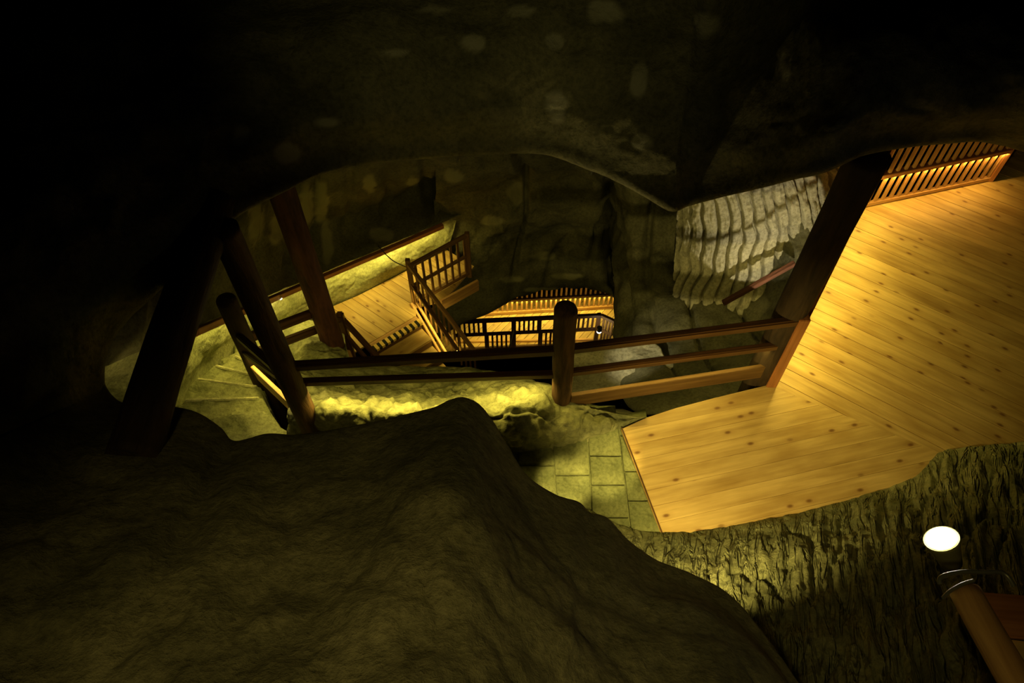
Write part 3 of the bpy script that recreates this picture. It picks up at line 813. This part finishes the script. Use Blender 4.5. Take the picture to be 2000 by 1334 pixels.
# far railing with its own light
rj = thing('gallery_far_balustrade', jA, 'brightly lit far balustrade of the gallery deep below', 'railing')
beam('base_rail', above(jA, GZ + .06), above(jB, GZ + .06), .08, .10, M_PINE, rj)
beam('middle_rail', above(jA, -6.48), above(jB, -6.48), .14, .07, M_DARKW, rj)
beam('handrail', above(jA, -5.95), above(jB, -5.95), .07, .07, M_DARKW, rj)
balusters(rj, jA, jB, GZ + .08, -5.98, GZ + .08, -5.98, 29, M_PINE, .042)
led(rj, above(jA, -6.516) + Vector((0, -.05, 0)), above(jB, -6.516) + Vector((0, -.05, 0)), 6.5, recess=.01, tilt=(0, -.3, -1))
# near railing, bars in alternating panels
rk = thing('gallery_near_balustrade', kA, 'dark near balustrade of the gallery deep below with alternating bar panels', 'railing')
KT, KM, KB = -6.0, -6.47, GZ + .03
kAx, kBx = P(885, 629, KT), P(1174, 616, KT)
kk = lambda x, z: above(kAx + (kBx - kAx) * ((x - 885) / 289), z)
beam('handrail', kk(885, KT), kk(1174, KT), .07, .09, M_DARKW, rk)
beam('middle_rail', kk(885, KM), kk(1174, KM), .06, .07, M_DARKW, rk)
beam('base_rail', kk(885, KB), kk(1174, KB), .05, .05, M_DARKW, rk)
for k in range(5):
    x0 = 893 + 54 * k
    up_bars = (k % 2 == 0)
    lo, hi = (KM, KT) if up_bars else (KB, KM)
    for q in range(6):
        x = x0 + 4 + q * 9.2
        beam('baluster', kk(x, lo), kk(x, hi), .045, .045, M_DARKW, rk)
    beam('panel_post', kk(x0, KB), kk(x0, KT), .06, .06, M_DARKW, rk)
beam('end_post', kk(1170, KB), kk(1170, KT + .05), .09, .09, M_DARKW, rk)
beam('end_post', kk(1003, KB), kk(1003, KT + .02), .10, .10, M_DARKW, rk)
br = beam('brace', P(994, 684, -6.8), P(1003, 645, -6.2), .03, .03, M_METAL, rk); br['label'] = 'pale thin brace'
kD = P(1200, 628, KT)
beam('handrail', kk(1174, KT), kD, .07, .09, M_BROWN, rk)
beam('middle_rail', kk(1174, KM), above(kD, KM), .06, .07, M_BROWN, rk)
balusters(rk, kk(1178, 0), kD, KB, KT, KB, KT, 4, M_BROWN, .04)
led(rk, kk(890, KM - .045) + Vector((0, .05, 0)), kk(1168, KM - .045) + Vector((0, .02, 0)), 3.5, tilt=(0, .5, -1))

# ================================================================== small white spots
def spot(name, p, r, label, power=0.0, grp=None):
    o = thing(name, p, label, 'spotlight', grp)
    bm = bmesh.new(); bmesh.ops.create_uvsphere(bm, u_segments=16, v_segments=10, radius=r)
    me = bpy.data.meshes.new('lens'); bm.to_mesh(me); bm.free()
    put('lens', me, M_SPOT, o)
    bm = bmesh.new(); bmesh.ops.create_cone(bm, cap_ends=True, segments=18, radius1=r * 1.1, radius2=r * 1.1, depth=r * 2.2)
    me = bpy.data.meshes.new('housing'); bm.to_mesh(me); bm.free()
    put('housing', me, M_METAL, o, (0, 0, r * 1.5))
    if power:
        l = lamp('spot_light', 'POINT', (0, 0, -r * 1.4), power, shadow_soft_size=r, color=(1, .82, .35)); l.parent = o
    return o
spot('spotlight', P(556, 758, .60), .016, 'tiny white spotlight under the rail at the corner log', 1.5)
spot('spotlight', P(548, 583, -1.22), .018, 'tiny white spotlight under the ledge timber behind the corner log', .8)
spot('spotlight', P(1170, 647, -6.1), .05, 'tiny white spotlight on the corner of the deep gallery', 1.5)

# ================================================================== lamp and handrail end at the lower right
lc = P(1838, 1051, 2.6)
rr = ray(1838, 1051).normalized()
# the tilt of the round face, from its outline as seen: 31 by 21 pixels, level
dl = (lc - CAM).dot(D_)
def across(dx, dy):
    v = Vector((dx * dl / FPX, 0, 0)) + U_ * (-dy * dl / FPX)
    return v - rr * v.dot(rr)
a0, b0 = across(31, -1.5), across(1, 21)
k0, k1 = a0.dot(b0), a0.length_squared - b0.length_squared          # (a0 + s rr) and (b0 + t rr) square and equally long
s2 = (-k1 + math.sqrt(k1 * k1 + 4 * k0 * k0)) / 2
s_ = math.sqrt(max(s2, 1e-12)); t_ = -k0 / s_ if s_ > 1e-5 else math.sqrt(max(k1, 0))
best = None
for sg in (1, -1):
    n_ = (a0 + rr * s_ * sg).cross(b0 + rr * t_ * sg).normalized()
    if n_.dot(rr) > 0: n_ = -n_
    if best is None or n_.z > best.z: best = n_
nv_ = best
LR = (a0 + rr * s_).length
la = thing('uplight', lc, 'glowing round white lamp face on the dark rock at lower right', 'lamp')
q = nv_.to_track_quat('Z', 'Y').to_euler()
bm = bmesh.new(); bmesh.ops.create_cone(bm, cap_ends=True, segments=48, radius1=LR, radius2=LR * .97, depth=.012)
me = bpy.data.meshes.new('lens'); bm.to_mesh(me); bm.free()
put('lens', me, M_LAMP, la, rot=q)
bm = bmesh.new()
prof = [(.0, -.19), (.05, -.185), (.06, -.12), (.07, -.06), (.083, -.02), (.083, -.002), (.078, -.006)]
rings = [[bm.verts.new((max(r, .001) * math.cos(2 * math.pi * k / 32), max(r, .001) * math.sin(2 * math.pi * k / 32), z)) for k in range(32)] for r, z in prof]
for a, b in zip(rings, rings[1:]):
    for k in range(32): bm.faces.new((a[k], a[(k + 1) % 32], b[(k + 1) % 32], b[k])).smooth = True
me = bpy.data.meshes.new('housing'); bm.to_mesh(me); bm.free()
put('housing', me, M_OLIVE, la, rot=q)

hr = thing('curved_rail_end', P(1905, 1160, 2.9), 'dim olive timber rail with curved cap near the glowing round lamp', 'handrail')
log('rail', P(1893, 1158, 2.9), P(2040, 1440, 3.1), .062, .066, M_PINE, hr, 5, False, .02)
def arc(name, pts, r, mat): return wire(name, [p - hr.location for p in pts], r, mat, parent=hr)
arc('cap_rim', [P(x, y, 3.0) for x, y in ((1836, 1140), (1832, 1130), (1850, 1122), (1885, 1116), (1925, 1118), (1955, 1116), (1972, 1128), (1980, 1145))], .010, M_METAL)
arc('cap_rim', [P(x, y, 2.96) for x, y in ((1842, 1168), (1850, 1158), (1866, 1148), (1885, 1138), (1902, 1134))], .008, M_METAL)
bx = thing('timber_board', P(1970, 1200, 2.6), 'red brown board above a yellow ledge in the lower right corner', 'board')
beam('upper_board', P(1925, 1200, 2.6), P(2120, 1215, 2.6), .20, .03, M_REDW, bx)
beam('lower_board', P(1948, 1300, 2.55), P(2120, 1320, 2.55), .24, .03, M_DECK, bx)

# ================================================================== added lamp that rakes the ribbed bay, with bars that shape its shadows
S_ = P(1565, 600, -.35)
fx = thing('added_floodlight', S_, 'added lamp with shadow bars, unseen behind the massive black post', 'lamp')
sp = lamp('bay_spot', 'SPOT', (0, 0, 0), 45.0, color=(1.0, .84, .48), spot_size=math.radians(66), spot_blend=.08, shadow_soft_size=.006)
sp.parent = fx
wv = P(1482, 446, -.35) - S_
sp.rotation_euler = wv.to_track_quat('-Z', 'Y').to_euler()
log('housing', S_ - wv.normalized() * .10, S_ - wv.normalized() * .01, .04, .045, M_METAL, fx, 1, False, 0)
def shade(pa, pb, f, wd, ht=.004):  # added bar close to the lamp, casts a straight shadow on the bay
    a = S_ + (pa - S_) * f; b = S_ + (pb - S_) * f
    beam('shadow_bar', a, b, wd, ht, M_BLACK, fx, bevel=0, up=wv.normalized())
shade(P(1340, 502, -.6), P(1640, 345, .4), .14, .010)
shade(P(1470, 650, -1.6), P(1690, 430, -.2), .14, .115)
# added lamps, unseen, that brighten deck, paving, shaft rock, overhang and left hollow
def added_lamp(p, target, power, label, size=60, col=(1.0, .78, .22), blend=.9, r=.03):
    o = thing('added_lamp', p, label, 'lamp', 'small added lamps hidden in the rock')
    v = (Vector(target) - Vector(p)).normalized()
    log('housing', Vector(p) - v * .12, Vector(p) - v * .012, .035, .04, M_METAL, o, 1, False, 0)
    bm = bmesh.new(); bmesh.ops.create_cone(bm, cap_ends=True, segments=24, radius1=.034, radius2=.034, depth=.006)
    me = bpy.data.meshes.new('lens'); bm.to_mesh(me); bm.free()
    put('lens', me, M_LED, o, -v * .006, v.to_track_quat('-Z', 'Y').to_euler())
    l = lamp('added_lamp_light', 'SPOT', v * .01, power, color=col, spot_size=math.radians(size), spot_blend=blend, shadow_soft_size=r)
    l.rotation_euler = v.to_track_quat('-Z', 'Y').to_euler(); l.parent = o
    return o
added_lamp(P(1330, 1200, 2.35) + Vector((.1, .35, -.75)), P(1440, 880, 0), 260, 'added lamp hidden under the foreground ledge, over the boardwalk', size=84, blend=.9)
added_lamp(P(1150, 1022, 1.35), P(1185, 912, 0), 210, 'added lamp hidden under the foreground ledge, over the paving', size=22, blend=.7)
added_lamp(P(1075, 985, 1.35), P(1098, 952, 0), 230, 'added lamp hidden under the foreground ledge, over the first paving row', size=20, blend=.7)
added_lamp(P(1108, 722, -.2), P(1255, 690, -1.3), 70, 'added lamp low behind the log post, aimed at the rock behind the long railing', size=32, col=(1, .86, .5))
added_lamp(P(1112, 735, .35), P(1170, 320, 2.3), 40, 'added lamp behind the toe board shining up at the overhang', size=60, col=(1, .80, .34))
added_lamp(P(1000, 600, -3.2) + Vector((0, -1.4, 0)), P(1050, 350, 1.5), 26, 'added lamp in the shaft shining up at the far wall', size=100, col=(1, .82, .34))
added_lamp(P(285, 735, .9), P(265, 745, -.2), 2.5, 'small added lamp hidden behind the leaning log', size=120)
